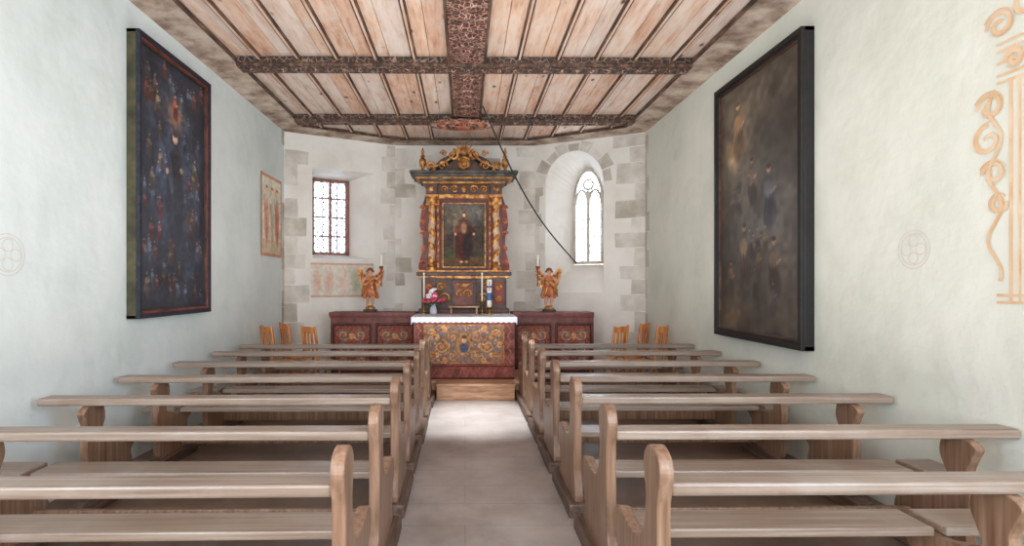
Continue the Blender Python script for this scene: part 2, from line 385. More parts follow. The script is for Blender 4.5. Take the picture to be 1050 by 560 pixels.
cb.build('ceiling',['plank0','plank1','plank2','plank3','batten'],kind='structure')
inn=[(-2.66,YB),(-2.66,8.93),(-1.17,9.74),(1.17,9.74),(2.66,8.93),(2.66,YB)]
out=[(-WX,YB),A,B,C_,E_,(WX,YB)]
tb=MB()
for i in range(5):
    p,q,r,s_=inn[i],inn[i+1],out[i+1],out[i]
    tb.add([(p[0],p[1],ZC-.03),(q[0],q[1],ZC-.03),(r[0],r[1],4.18),(s_[0],s_[1],4.18),(p[0],p[1],ZC+.05),(q[0],q[1],ZC+.05),(r[0],r[1],ZC+.05),(s_[0],s_[1],ZC+.05)],
       [(0,1,2,3),(4,7,6,5),(0,4,5,1),(1,5,6,2),(2,6,7,3),(3,7,4,0)])
tb.build('trim_1',['cornice'],kind='structure')
tb=MB()
for i in range(5):
    p,q=inn[i],inn[i+1]
    tb.tube([(p[0],p[1],ZC-.035),(q[0],q[1],ZC-.035)],.024,6)
tb.build('trim_2',['batten'],kind='structure')

# transverse beams
def beam(y0,y1,zb,hw,lab):
    b=MB(); b.box(-hw,hw,y0,y1,zb,ZC,0)
    b.tube([(-hw,y0-.015,zb+.03),(hw,y0-.015,zb+.03)],.025,8,1); b.tube([(-hw,y1+.01,zb+.03),(hw,y1+.01,zb+.03)],.025,8,1)
    n=int(hw*2/.09)
    for k in range(n):
        x=-hw+(k+.5)*2*hw/n; b.ball((x,(y0+y1)/2,zb),(.034,.05,.02),8,6,2 if k%2 else 1)
    return b.build('ceiling_beam',['beamc','batten','beamr'],loc=(0,0,0),label=lab,cat='beam',group='transverse ceiling beams')
beam(6.30,6.48,4.12,2.64,'dark carved wooden beam crossing the boarded ceiling')
beam(8.42,8.58,4.12,2.64,'dark carved wooden beam crossing the ceiling above the altar')
beam(4.0,4.18,4.12,2.64,'dark carved wooden beam crossing the boarded ceiling')
lb=MB(); lb.box(-.17,.21,YB,6.30,4.16,ZC,0); lb.box(-.17,.21,6.48,8.42,4.16,ZC,0)
for x in (-.185,.225):
    lb.tube([(x,YB,4.18),(x,6.29,4.18)],.022,6,1); lb.tube([(x,6.49,4.18),(x,8.41,4.18)],.022,6,1)
y=3.2
while y<8.35:
    if not(6.2<y<6.6): 
        lb.ball((.02,y,4.16),(.10,.07,.02),10,6,0); lb.ball((-.09,y+.09,4.16),(.03,.03,.015),8,5,1); lb.ball((.13,y+.09,4.16),(.03,.03,.015),8,5,1)
    y+=.2
lb.build('ceiling_beam',['beamr','batten','beamc'],label='wide red and black painted beam running lengthwise along the ceiling',cat='beam')
md=MB()
for r,z in ((.50,4.11),(.38,4.095),(.24,4.08),(.10,4.065)):
    pts=[(r*math.cos(a*math.pi/20),.5*r*math.sin(a*math.pi/20),z) for a in range(41)]
    md.tube(pts,.022,7,1 if r in (.50,.24) else 0)
md.prism([(.51*math.cos(a*math.pi/16),.26*math.sin(a*math.pi/16)) for a in range(32)],'z',4.10,4.12,2)
md.ball((0,0,4.10),(.07,.05,.05),10,8,0)
md.build('ceiling_rosette',['rose','beamr','cornice'],loc=(-.05,8.5,0),smooth=True,label='oval carved rosette under the ceiling beam above the altar',cat='rosette')

# ------------------------------------------------------------ quoins
tn=[3]
def quoin(P,Q,blocks,th=.005):
    w,Lw=frame(P,Q); b=MB(); 
    for u0,u1,z0,z1 in blocks:
        u0=max(u0,0);u1=min(u1,Lw)
        j=lambda:rng.uniform(-.015,.015)
        b.prism([(u0+j(),z0+.004),((u0+u1)/2,z0+.004+j()*.6),(u1+j(),z0+.006+j()*.5),(u1+j(),(z0+z1)/2),(u1+j(),z1-.006+j()*.5),((u0+u1)/2,z1-.004+j()*.6),(u0+j(),z1-.004)],'x',0.0,th,rng.randrange(3),fn=lambda p,q,a:w(p,q,a))
    b.build('trim_%d'%tn[0],['stone1','stone2','stone3'],kind='structure'); tn[0]+=1
def col(u_edge,sgn,z0,z1,wa,wb,hmin=.22,hmax=.38,ph=0):
    r=[];z=z0;k=ph
    while z<z1-.05:
        h=min(rng.uniform(hmin,hmax),z1-z); ww=(wa if k%2 else wb)*rng.uniform(.75,1.15)
        if rng.random()>.18: r.append((u_edge,u_edge+ww,z,z+h) if sgn>0 else (u_edge-ww,u_edge,z,z+h))
        z+=h;k+=1
    return r
LLf=frame((-WX,YB),A)[1]; LA=frame(A,B)[1]
quoin((-WX,YB),A,[(LLf-.12,LLf,z0_,z1_) for _,_,z0_,z1_ in col(LLf,-1,.0,4.17,.10,.12)])
quoin(A,B,[b for b in col(0,1,.0,4.15,.36,.20,ph=1)]+col(LA,-1,.0,4.17,.28,.14))
quoin(B,C_,col(0,1,0,4.15,.16,.36)+col(2.6,-1,0,4.15,.38,.20)+[(.6,1.1,3.80,4.0),(1.6,1.95,3.7,3.95)])
quoin(E_,(WX,YB),col(0,1,0,4.17,.18,.08))
quoin(C_,E_,col(LA,-1,0,4.17,.50,.22,ph=1)+col(0,1,.9,3.4,.16,.09,ph=1))
w,_=frame(C_,E_); vb=MB(); n=9
cu=.73
for i in range(n):
    t0=math.pi*i/n+.02;t1=math.pi*(i+1)/n-.02
    ex=.22 if i%2 else .14
    P=[]
    for t,o in ((t0,0),(t1,0),(t1,ex),(t0,ex)):
        P.append((cu+(.545+o)*math.cos(t),3.40+(.61+o*.9)*math.sin(t)))
    P=[(max(.01,min(LA-.01,a)),min(b,4.17)) for a,b in P]
    vb.prism(P,'x',0,.008,i%3,fn=lambda p,q,a:w(p,q,a))
vb.build('trim_%d'%tn[0],['stone1','stone3','stone2'],kind='structure'); tn[0]+=1

# ------------------------------------------------------------ windows
w,_=frame(A,B); k=-.47
def fb(b,u0,u1,z0,z1,k0,k1,m=0): b.prism([(u0,z0),(u1,z0),(u1,z1),(u0,z1)],'x',k0,k1,m,fn=lambda p,q,a:w(p,q,a))
b=MB(); u0,u1,z0,z1=.55,1.21,2.14,3.52
for a in ((u0-.02,u0+.04,z0,z1),(u1-.05,u1+.02,z0,z1),(u0,u1,z0,z0+.05),(u0,u1,z1-.05,z1),((u0+u1)/2-.022,(u0+u1)/2+.022,z0,z1)): fb(b,*a,k-.02,k+.04)
for i in (1,2,3): fb(b,u0,u1,z0+(z1-z0)*i/4-.012,z0+(z1-z0)*i/4+.012,k-.015,k+.03)
for uu in (u0+.2,u1-.2): fb(b,uu-.007,uu+.007,z0,z1,k-.01,k+.02)
st=.11; W_=u1-u0; H_=z1-z0; slope=1.25
import itertools
for s_ in (1,-1):
    c=-H_/slope if s_>0 else 0
    while c<W_+ (0 if s_>0 else H_/slope):
        # line u=c+s*t/slope
        t0,t1=0.0,H_
        if s_>0:
            t0=max(t0,-c*slope); t1=min(t1,(W_-c)*slope)
        else:
            t0=max(t0,(c-W_)*slope); t1=min(t1,c*slope)
        if t1>t0+.01: b.tube([w(u0+c+s_*t0/slope,z0+t0,k+.006),w(u0+c+s_*t1/slope,z0+t1,k+.006)],.0075,4,1)
        c+=st
w1=b.build('window_1',['winwood','lead'],kind='structure')
g=MB(); fb(g,u0,u1,z0,z1,k-.012,k-.006); g.build('glass_pane',['glass'],parent=w1)
w,_=frame(C_,E_)
b=MB(); ring=oR; o2=[(max(.65,min(1.11,u)) if z<3.23 else .88+(u-.88)*.84, 2.04 if z<2.01 else (z if z<3.23 else 3.22+(z-3.22)*.88)) for u,z in ring]
nn=len(ring)
for kk0,kk1 in ((k-.02,k+.05),):
    vs=[w(u,z,kk0) for u,z in ring]+[w(u,z,kk0) for u,z in o2]+[w(u,z,kk1) for u,z in ring]+[w(u,z,kk1) for u,z in o2]
    fs=[]
    for i in range(nn):
        j=(i+1)%nn; fs+=[(i,j,nn+j,nn+i),(2*nn+i,3*nn+i,3*nn+j,2*nn+j),(nn+i,nn+j,3*nn+j,3*nn+i),(i,2*nn+i,2*nn+j,j)]
    b.add(vs,fs,0)
fb(b,.85,.91,2.03,3.34,k-.02,k+.05,0)
for c in (.755,1.005):
    b.tube([w(c+.115*math.cos(t*math.pi/12),3.12+.24*math.sin(t*math.pi/12)**1.2,k+.015) for t in range(13)],.028,6,0)
b.tube([w(.88+.09*math.cos(t*math.pi/10),3.46+.09*math.sin(t*math.pi/10),k+.015) for t in range(21)],.026,6,0)
for j in range(1,8): b.tube([w(.64,2.03+j*.155,k+.01),w(1.12,2.03+j*.155,k+.01)],.010,5,1)
for uu in (.765,.995): b.tube([w(uu,2.03,k+.005),w(uu,3.3,k+.005)],.009,4,1)
w2=b.build('window_2',['stone3','lead'],kind='structure')
g=MB(); g.prism(oR,'x',k-.012,k-.006,fn=lambda p,q,a:w(p,q,a)); g.build('glass_pane',['glass'],parent=w2)

# ------------------------------------------------------------ pews
def resample(poly,sub=4):
    n=len(poly); out=[]
    for i in range(n):
        p0,p1,p2,p3=[Vector(poly[(i+k)%n]) for k in (-1,0,1,2)]
        for s in range(sub):
            t=s/sub
            out.append(tuple(.5*((2*p1)+(-p0+p2)*t+(2*p0-5*p1+4*p2-p3)*t*t+(-p0+3*p1-3*p2+p3)*t**3)))
    return out
endprof=resample([(-.06,.10),(.10,.085),(.40,.09),(.56,.11),(.52,.20),(.54,.31),(.60,.37),(.605,.45),(.54,.505),(.42,.49),(.28,.48),(.19,.53),(.145,.62),(.13,.72),(.15,.80),(.16,.87),(.12,.925),(.06,.945),(-.01,.92),(-.04,.86),(-.025,.79),(-.005,.70),(-.01,.5),(-.02,.3)],4)
supprof=resample([(.02,.10),(.20,.09),(.46,.10),(.50,.2),(.48,.32),(.57,.39),(.56,.425),(.34,.43),(.22,.46),(.12,.50),(.14,.57),(.17,.64),(.16,.72),(.13,.755),(0.02,.755),(-.05,.72),(-.03,.66),(.0,.58),(-.02,.48),(.0,.3)],4)
def make_pew(side,loc,Lp,sup,lab):
    s=side
    r=empty('church_pew',loc,lab,'pew',group='pews facing the altar')
    def bx(b,x0,x1,*a): 
        x0,x1=s*x0,s*x1; b.box(min(x0,x1),max(x0,x1),*a)
    b=MB(); b.prism(endprof,'x',0,s*.058); b.build('bench_end',['pewz'],r,bevel=.008)
    b=MB(); b.prism(supprof,'x',s*sup,s*(sup+.055)); b.build('support_panel',['pewz'],r,bevel=.006)
    b=MB(); bx(b,.058,Lp,-.005,.13,.757,.810); b.build('top_rail',['pewx'],r,bevel=.012)
    b=MB(); bx(b,.058,sup,.34,.56,.43,.472); b.build('seat',['pewx'],r,bevel=.008)
    b=MB(); bx(b,sup+.055,Lp-.02,.34,.56,.43,.472); b.build('seat',['pewx'],r,bevel=.008)
    b=MB(); bx(b,.058,sup,.36,.395,.13,.24); b.build('stretcher',['pewz'],r,bevel=.006)
    for x0,x1 in ((-.05,.09),(sup-.03,sup+.085)):
        b=MB(); bx(b,x0,x1,-.10,.62,0,.095); b.build('foot',['pewd'],r,bevel=.012)
    return r
rows=[2.15,2.93,3.80,4.67,5.53,6.38,7.13]
base='worn pale pine pew with curved bench end beside the aisle'
labs=[base]*6+['worn pine pew with curved bench end beside the altar step']
p1=make_pew(1,(.76,rows[0],0),2.27,1.42,'worn pine pew with support panel set well inward'); p1.rotation_euler=(0,0,.004)
pr=make_pew(1,(.76,rows[1],0),2.27,1.97,base)
pl=make_pew(-1,(-.47,rows[0],0),2.50,2.14,base); pl.rotation_euler=(0,0,.012)
for i in range(1,7):
    if i>1: dup(pr,(.76+rng.uniform(-.006,.006),rows[i],0),rng.uniform(-.004,.006),labs[i])
    dup(pl,(-.47+rng.uniform(-.01,.01),rows[i],0),rng.uniform(.0,.012),labs[i])

# ------------------------------------------------------------ chairs
def make_chair(loc,rot,lab):
    r=empty('wooden_chair',loc,lab,'chair',rot,'honey-coloured chairs beside the altar')
    for x in (-.18,.18):
        b=MB(); b.tube([(x,-.19,0),(x,-.18,.45),(x,-.20,.75),(x,-.235,1.0)],[.018,.022,.022,.019],8); b.build('leg',['chair'],r,smooth=True)
        b=MB(); b.tube([(x,.18,0),(x,.17,.44)],[.017,.022],8); b.build('leg',['chair'],r,smooth=True)
    b=MB(); b.prism([(-.19,-.19),(.19,-.19),(.205,.10),(.19,.19),(.1,.205),(-.1,.205),(-.19,.19),(-.205,.10)],'z',.44,.465); b.build('seat',['chair'],r,bevel=.005)
    for z,y,h in ((.935,-.225,.035),(.60,-.19,.022)):
        b=MB(); n=8; vs=[];fs=[]
        for i in range(n+1):
            x=-.18+.36*i/n; yy=y-.02*math.sin(math.pi*i/n); ar=.02*math.sin(math.pi*i/n)
            for dy,dz in ((-.009,-h),(.009,-h),(.009,h+ar),(-.009,h+ar)): vs.append((x,yy+dy,z+dz))
        for i in range(n):
            for k2 in range(4): fs.append((i*4+k2,i*4+(k2+1)%4,(i+1)*4+(k2+1)%4,(i+1)*4+k2))
        fs+=[(0,1,2,3),(n*4+3,n*4+2,n*4+1,n*4)]
        b.add(vs,fs); b.build('back_rail',['chair'],r)
    for x in (-.09,0,.09):
        b=MB(); yo=-.02*math.cos(x*4); b.add([(x-.02,-.20+yo*.6,.60),(x+.02,-.20+yo*.6,.60),(x+.02,-.19+yo*.6,.60),(x-.02,-.19+yo*.6,.60),(x-.025,-.225+yo*.8,.93),(x+.025,-.225+yo*.8,.93),(x+.025,-.215+yo*.8,.93),(x-.025,-.215+yo*.8,.93)],[(0,3,2,1),(4,5,6,7),(0,1,5,4),(1,2,6,5),(2,3,7,6),(3,0,4,7)]); b.build('back_slat',['chair'],r)
    for (p,q) in (((-.18,.17,.2),(.18,.17,.2)),((-.18,-.18,.16),(-.18,.17,.16)),((.18,-.18,.16),(.18,.17,.16)),((-.18,-.185,.25),(.18,-.185,.25))):
        b=MB(); b.tube([p,q],.012,6); b.build('stretcher',['chair'],r)
    return r
ch=make_chair((-2.72,8.08,0),-.85,'honey-coloured wooden chair with slatted back near the wall')
for p,rt in (((-2.13,8.09,0),-.75),((-2.66,8.68,0),-.9),
             ((2.72,8.08,0),.85),((2.13,8.09,0),.75),((2.66,8.68,0),.9)):
    dup(ch,p,rt)

# ------------------------------------------------------------ altar platform and altar
b=MB(); b.box(-.395,.685,7.48,7.80,0,.20,0); b.box(-.405,.695,7.46,7.80,.20,.23,0)
b.build('altar_step',['step'],bevel=.008,label='pale wooden step in front of the altar',cat='step')
b=MB(); b.box(-.9,.9,7.80,8.84,0,.22,0); b.build('altar_platform',['step'],bevel=.006,label='wooden platform the altar stands on',cat='platform')

al=empty('altar_table',(-.015,7.9,.22),'altar block with red painted front and gilded grey ornament panel','altar')
AW=.735
b=MB(); b.box(-AW,AW,.02,.92,0,.86,0); b.build('body',['redstripe'],al)
b=MB(); b.box(-AW-.015,AW+.015,-.02,.92,.86,.905,0); b.build('table_top',['maroon'],al,bevel=.006)
art=Art(1.47,.86,240,140,(134,76,68)); art.noise(14,.2,5)
W_,H_=1.47,.86
for sx in (0,1):
    for j in range(7):
        cx=.075 if sx==0 else W_-.075; pts=[(cx+ (.05 if j%2 else -.05)*q/6.,.27+j*.08+.08*q/6) for q in range(-3,4)]
        art.stroke(pts,.010,(176,128,112),.7)
for i in range(12): art.stroke([(.02+i*.125+t*.006,.03+t*.012) for t in range(12)],.012,(160,98,86),.6)
art.rect(0,1,.0,.03,(80,36,32)); art.rect(0,1,.21,.235,(96,44,38))
art.rect(.11,.89,.27,.93,(160,112,70)); art.rect(.125,.875,.29,.91,(136,112,106))
g=(204,158,100)
for sx in (-1,1):
    cx=W_/2
    for (dx,dz,r0,a0,t) in ((.17,.34,.09,0,1.4),(.17,.62,.09,math.pi,-1.4),(.34,.48,.11,math.pi/2,1.6),(.47,.33,.07,0,1.3),(.47,.66,.07,math.pi,-1.3),(.29,.72,.05,0,1.2),(.29,.28,.045,0,-1.2),(.52,.5,.045,0,1.3),(.24,.49,.04,0,1.2),(.40,.62,.035,0,1.2),(.40,.36,.035,0,-1.2)):
        pts=[(cx+sx*(p[0]),p[1]) for p in sp(dx,dz,r0,.012,a0,t)]
        art.stroke(pts,.017,g)
        art.stroke([pts[-1]],.024,(214,136,92)); art.stroke([pts[0]],.022,(150,70,58))
rg=random.Random(2)
for i in range(130): art.ell(.14+.72*rg.random(),.31+.58*rg.random(),.010,.014,rg.choice([(200,152,92),(160,86,68),(210,180,140),(96,96,104)]))
art.ell(.5,.59,.085,.2,g); art.ell(.5,.59,.07,.165,(150,112,76)); art.ell(.5,.53,.05,.1,(80,84,112)); art.ell(.5,.66,.028,.06,(216,170,138)); art.ell(.5,.715,.03,.03,(96,66,40))
art.noise(60,.15,8)
art.build('antependium','paintm',al,loc=(0,.012,0))
b=MB()
for sx in (-1,1):
    for (dx,z,r0,a0,t) in ((.17,.34,.09,0,1.3),(.17,.62,.09,math.pi,-1.3),(.34,.50,.11,math.pi/2,1.5),(.47,.33,.07,0,1.3),(.47,.68,.07,math.pi,-1.3)):
        n=26;pts=[];rd=[]
        for q in range(n):
            kq=q/(n-1);a=a0+t*2*math.pi*kq;r=r0+(.012-r0)*kq
            pts.append((sx*(dx+r*math.cos(a)),.008,z+r*math.sin(a)));rd.append(.012-.005*kq)
        b.tube(pts,rd,6)
b.tube([(.11*math.cos(t*math.pi/14),.005,.51+.16*math.sin(t*math.pi/14)) for t in range(29)],.013,6)
for (p,q) in (((-.58,.24),(.58,.24)),((-.58,.79),(.58,.79)),((-.58,.24),(-.58,.79)),((.58,.24),(.58,.79))): b.tube([(p[0],.006,p[1]),(q[0],.006,q[1])],.009,6)
b.build('gilded_frame',['gold'],al,smooth=True)
cl=MB(); X0,X1=-.765,.765
cl.box(X0,X1,-.035,.86,.906,.912)
n=40; prof=[]
for i in range(n+1): prof.append((X0+(X1-X0)*i/n,.825+.014*abs(math.sin(i*math.pi/2))))
poly=[(X1,.912),(X0,.912)]+prof
cl.prism(poly,'y',-.042,-.035)
for sx in (X0-.005,X1-.0): cl.box(sx,sx+.005,-.035,.86,.80,.912)
cl.build('altar_cloth',['linen'],loc=(-.015,7.9,.22),label='white linen cloth with scalloped lace edge on the altar',cat='cloth')

def cabinet(x0,x1,lab):
    W=x1-x0; r=empty('side_cabinet',((x0+x1)/2,8.88,0),lab,'cabinet',group='painted cabinets beside the altar')
    b=MB(); b.box(-W/2,W/2,.0,.42,0,1.09); b.build('body',['maroon'],r,bevel=.005)
    b=MB(); b.box(-W/2-.02,W/2+.0,-.04,.42,1.09,1.15); b.box(-W/2-.01,W/2,-.025,.42,1.06,1.09); b.build('cabinet_top',['maroon'],r,bevel=.006)
    for sx in (-1,1):
        w_=W/2-.08; a=Art(w_,.80,70,80,(104,50,44)); a.noise(10,.3,4)
        a.rect(.0,1,.0,1,(80,38,32)); a.rect(.05,.95,.04,.96,(140,74,60)); 
        for k in range(2):
            for q in (-1,1):
                for zc,rr in ((.62,.1),(.42,.09),(.2,.09)):
                    a.stroke([(w_/2+q*p[0],p[1]) for p in sp(.13,zc,rr,.015,k*math.pi,1.2)],.014,(190,134,106) if k else (110,116,100))
        a.ell(.5,.75,.1,.08,(196,146,106)); a.ell(.5,.4,.08,.1,(86,100,86)); a.noise(40,.25,9)
        a.build('painted_panel','paintm',r,loc=(sx*W/4,-.004,.16))
        b=MB(); x=sx*W/4
        for (p,q) in (((x-w_/2,.16),(x+w_/2,.16)),((x-w_/2,.96),(x+w_/2,.96)),((x-w_/2,.16),(x-w_/2,.96)),((x+w_/2,.16),(x+w_/2,.96))): b.tube([(p[0],-.006,p[1]),(q[0],-.006,q[1])],.014,6)
        b.build('panel_moulding',['dbrown'],r)
    return r
cabinet(-2.2,-.80,'maroon cabinet with painted scroll panels beside the altar')
cabinet(.79,2.11,'maroon cabinet with painted scroll panels beneath the arched window')

# ------------------------------------------------------------ retable
R=empty('altarpiece',(-.02,9.0,0),'carved baroque altarpiece, brown with gilding, twisted columns and saint painting','altarpiece')
b=MB(); b.box(-.74,.74,-.13,.32,0,1.14); b.build('plinth',['maroon'],R)
b=MB(); b.box(-.75,.75,-.10,.30,1.14,1.20,0); b.box(-.70,.70,-.07,.30,1.20,1.70,1); b.box(-.74,.74,-.10,.30,1.70,1.75,2); b.box(-.78,.78,-.13,.30,1.75,1.81,0); b.box(-.76,.76,-.115,.30,1.81,1.84,2)
for sx in (-1,1): b.box(sx*.57-.11,sx*.57+.11,-.11,.0,1.20,1.72,0); b.box(sx*.57-.08,sx*.57+.08,-.118,.0,1.28,1.64,3)
b.box(-.2,.2,-.10,0,1.22,1.68,0); b.box(-.16,.16,-.106,0,1.26,1.64,4)
b.build('predella',['dbrown','dbrown','gold','red','maroon'],R,bevel=.006)
for sx in (-1,1):
    for (cx,cz,r0,a0,t) in ((.31,1.38,.09,0,1.4),(.38,1.56,.08,math.pi,-1.4),(.57,1.55,.05,0,1.2),(.57,1.38,.05,math.pi,1.2),(.07,1.45,.07,math.pi,-1.3)):
        b=MB(); b.spiral(sx*cx,cz,-.115 if (cx>.5 or cx<.1) else -.085,r0,.01,a0 if sx>0 else math.pi-a0,t*sx,.020,.011); b.build('gilded_scroll',['gold'],R,smooth=True)
b=MB(); b.ball((0,-.115,1.58),(.045,.03,.05)); 
for sx in (-1,1): b.tube([(0,-.11,1.56),(sx*.06,-.12,1.60),(sx*.14,-.11,1.62)],[.02,.025,.006],8)
b.build('winged_cherub_head',['gold'],R,smooth=True)
b=MB(); b.box(-.66,.66,.06,.30,1.84,3.04,0); b.box(-.64,.64,.04,.06,1.84,3.04,1); b.build('back_panel',['dbrown','maroon'],R)
a=Art(.68,1.04,90,136,(70,58,50)); 
a.ell(.5,.95,.7,.35,(98,90,84)); a.ell(.15,.75,.35,.25,(118,106,90),soft=.9); a.ell(.85,.8,.3,.25,(104,98,94),soft=.9)
a.rect(0,1,0,.16,(92,68,46)); a.ell(.1,.2,.35,.08,(70,72,52)); a.ell(.9,.22,.3,.09,(74,68,52))
a.ell(.5,.42,.27,.38,(62,40,34)); a.ell(.46,.30,.18,.24,(84,38,32)); a.ell(.58,.34,.14,.26,(52,36,36)); a.ell(.5,.64,.19,.13,(98,58,44)); a.ell(.5,.62,.08,.11,(156,122,92))
a.ell(.33,.58,.07,.12,(92,48,40),rot=-30); a.ell(.69,.59,.07,.12,(74,46,40),rot=35); a.ell(.29,.52,.035,.028,(206,160,130)); a.ell(.74,.52,.035,.028,(206,160,130))
a.stroke([(.18,.15+t*.014) for t in range(58)],.008,(136,104,70))
a.ell(.5,.83,.13,.085,(190,160,110),soft=.8,a=.5); a.ell(.5,.825,.07,.058,(78,50,34)); a.ell(.5,.815,.05,.05,(210,162,132)); a.ell(.5,.775,.036,.028,(100,64,44))
a.ell(.44,.08,.05,.02,(190,140,110)); a.ell(.56,.08,.05,.02,(190,140,110)); a.noise(30,.2,2); a.noise(9,.2,3)
a.build('saint_painting','paintm',R,loc=(0,.02,1.90))
b=MB()
def fr(b,w,h,z0,t,y0,y1,m=0):
    b.box(-w/2-t,w/2+t,y0,y1,z0-t,z0,m); b.box(-w/2-t,w/2+t,y0,y1,z0+h,z0+h+t,m); b.box(-w/2-t,-w/2,y0,y1,z0,z0+h,m); b.box(w/2,w/2+t,y0,y1,z0,z0+h,m)
fr(b,.68,1.04,1.90,.018,-.02,.05,0); fr(b,.716,1.076,1.882,.03,-.005,.05,1)
for i in range(22):
    for sx in (-1,1): b.ball((sx*.357,-.022,1.90+1.04*(i+.5)/22),.010,6,5,0)
b.build('picture_frame',['gold','dbrown'],R,bevel=.004)
def column(sx):
    b=MB(); seg=20; n=60; vs=[]
    for i in range(n+1):
        z=1.98+.86*i/n; 
        for k in range(seg):
            th=2*math.pi*k/seg; r=.058*(1+.2*math.cos(th*1-sx*z*26)); vs.append((sx*.53+r*math.cos(th),-.03+r*math.sin(th),z))
    o=len(b.v); b.v+=vs
    for i in range(n):
        for k in range(seg):
            b.f.append([o+i*seg+k,o+i*seg+(k+1)%seg,o+(i+1)*seg+(k+1)%seg,o+(i+1)*seg+k])
            th=2*math.pi*(k+.5)/seg; z=1.98+.86*(i+.5)/n
            b.m.append(0 if math.cos(th-sx*z*26)>.1 else 1)
    b.lathe([(.085,1.84),(.085,1.88),(.06,1.90),(.075,1.93),(.06,1.96),(.055,1.98)],(sx*.53,-.03,0),18,0)
    b.lathe([(.055,2.84),(.06,2.86),(.055,2.88),(.085,2.95),(.095,3.00),(.095,3.03)],(sx*.53,-.03,0),18,0)
    for k in range(8):
        t=k*math.pi/4; b.ball((sx*.53+.08*math.cos(t),-.03+.08*math.sin(t),2.94),(.018,.018,.035),6,5,0)
    b.build('column',['gold','cream'],R,smooth=True)
column(-1);column(1)
for sx in (-1,1):
    b=MB(); b.box(sx*.43-.025,sx*.43+.025,-.0,.05,1.84,3.04,0)
    for i in range(9): b.ball((sx*.43,-.005,1.92+i*.13),(.022,.014,.045),8,6,1)
    b.build('pilaster',['red','gold'],R)
    b=MB()
    b.prism(resample([(sx*.63,1.84),(sx*.76,1.86),(sx*.73,2.05),(sx*.69,2.2),(sx*.70,2.45),(sx*.74,2.6),(sx*.71,2.85),(sx*.67,3.0),(sx*.62,3.03)],3),'y',.08,.16,0)
    for (cz,r0,a0,t) in ((1.95,.06,0,1.3),(2.2,.05,math.pi,-1.2),(2.45,.05,0,1.2),(2.66,.05,math.pi,-1.3),(2.88,.045,0,1.2)):
        b.spiral(sx*.68,cz,.065,r0,.01,a0 if sx>0 else math.pi-a0,t*sx,.020,.010,1)
    b.build('side_ornament',['red','rose'],R,smooth=True)
b=MB(); b.box(-.64,.64,-.02,.30,3.03,3.10,0); b.box(-.62,.62,-.0,.30,3.10,3.26,1)
for sx in (-1,1): b.box(sx*.53-.11,sx*.53+.11,-.13,.0,3.03,3.08,0); b.box(sx*.53-.095,sx*.53+.095,-.115,.0,3.08,3.26,1)
b.build('entablature',['gold','dbrown'],R,bevel=.005)
for sx in (-1,1):
    for cx,r0,a0 in ((.16,.07,0),(.33,.06,math.pi)):
        b=MB(); b.spiral(sx*cx,3.18,-.02,r0,.01,a0 if sx>0 else math.pi-a0,(1.3 if a0==0 else -1.3)*sx,.017,.009); b.build('gilded_scroll',['gold'],R,smooth=True)
    b=MB(); b.ball((sx*.53,-.12,3.17),(.05,.02,.045),10,6); b.build('gilded_boss',['gold'],R,smooth=True)
b=MB(); b.ball((0,-.03,3.18),(.05,.03,.055)); b.build('gilded_boss',['gold'],R,smooth=True)
b=MB()
for i,(hw,z0,z1,m) in enumerate(((.68,3.26,3.29,1),(.73,3.29,3.33,0),(.79,3.33,3.355,1),(.84,3.355,3.41,0),(.88,3.41,3.45,2))):
    b.box(-hw,hw,-.13-i*.03,.30,z0,z1,m)
b.build('cornice',['dgreen','gold','dgreen'],R,bevel=.006)
b=MB(); pts=[(-.5,3.45)]+[(.5*math.cos(math.pi-t*math.pi/16),3.50+.30*math.sin(t*math.pi/16)) for t in range(17)]+[(.5,3.45)]
b.prism(pts,'y',.05,.18,0); b.build('pediment',['dbrown'],R)
for sx in (-1,1):
    b=MB()
    arc=[(sx*(.58-.42*math.sin(t*math.pi/2/14)),.0,3.50+.27*(1-math.cos(t*math.pi/2/14))**.6) for t in range(15)]
    b.tube(arc,[.035]*15,8,1); b.tube([(p[0],-.03,p[2]+.02) for p in arc],[.018]*15,6,0)
    b.spiral(sx*.18,3.75,-.01,.085,.01,math.pi/2,1.5*sx,.030,.016); b.spiral(sx*.56,3.56,-.01,.09,.012,-math.pi/2,-1.4*sx,.030,.015)
    b.spiral(sx*.35,3.57,-.02,.08,.01,math.pi if sx>0 else 0,-1.4*sx,.022,.012); b.spiral(sx*.34,3.78,-.0,.055,.01,0 if sx>0 else math.pi,1.2*sx,.018,.010)
    b.build('pediment_volute',['gold','black'],R,smooth=True)
b=MB(); b.ball((0,-.02,3.60),(.11,.04,.10),14,10); b.ball((0,-.05,3.60),(.055,.035,.06),12,8)
for k in range(13):
    t=math.pi*k/12; L_=.20 if k%2 else .14
    b.tube([(0.04*math.cos(t),-.0,3.79+.04*math.sin(t)),(L_*math.cos(t),-.0,3.79+L_*.95*math.sin(t))],[.02,.005],6)
b.ball((0,-.02,3.80),.06,12,8); b.tube([(-.1,0,3.68),(0,-.01,3.72),(.1,0,3.68)],.02,8)
b.build('sunburst_crest',['gold'],R,smooth=True)
for sx in (-1,1):
    b=MB(); b.lathe([(.04,3.45),(.045,3.48),(.02,3.51),(.05,3.56),(.062,3.62),(.05,3.67),(.025,3.69),(.045,3.71),(.02,3.75),(.03,3.79),(.005,3.86)],(sx*.68,-.05,0),16); b.build('urn_finial',['gold'],R,smooth=True)

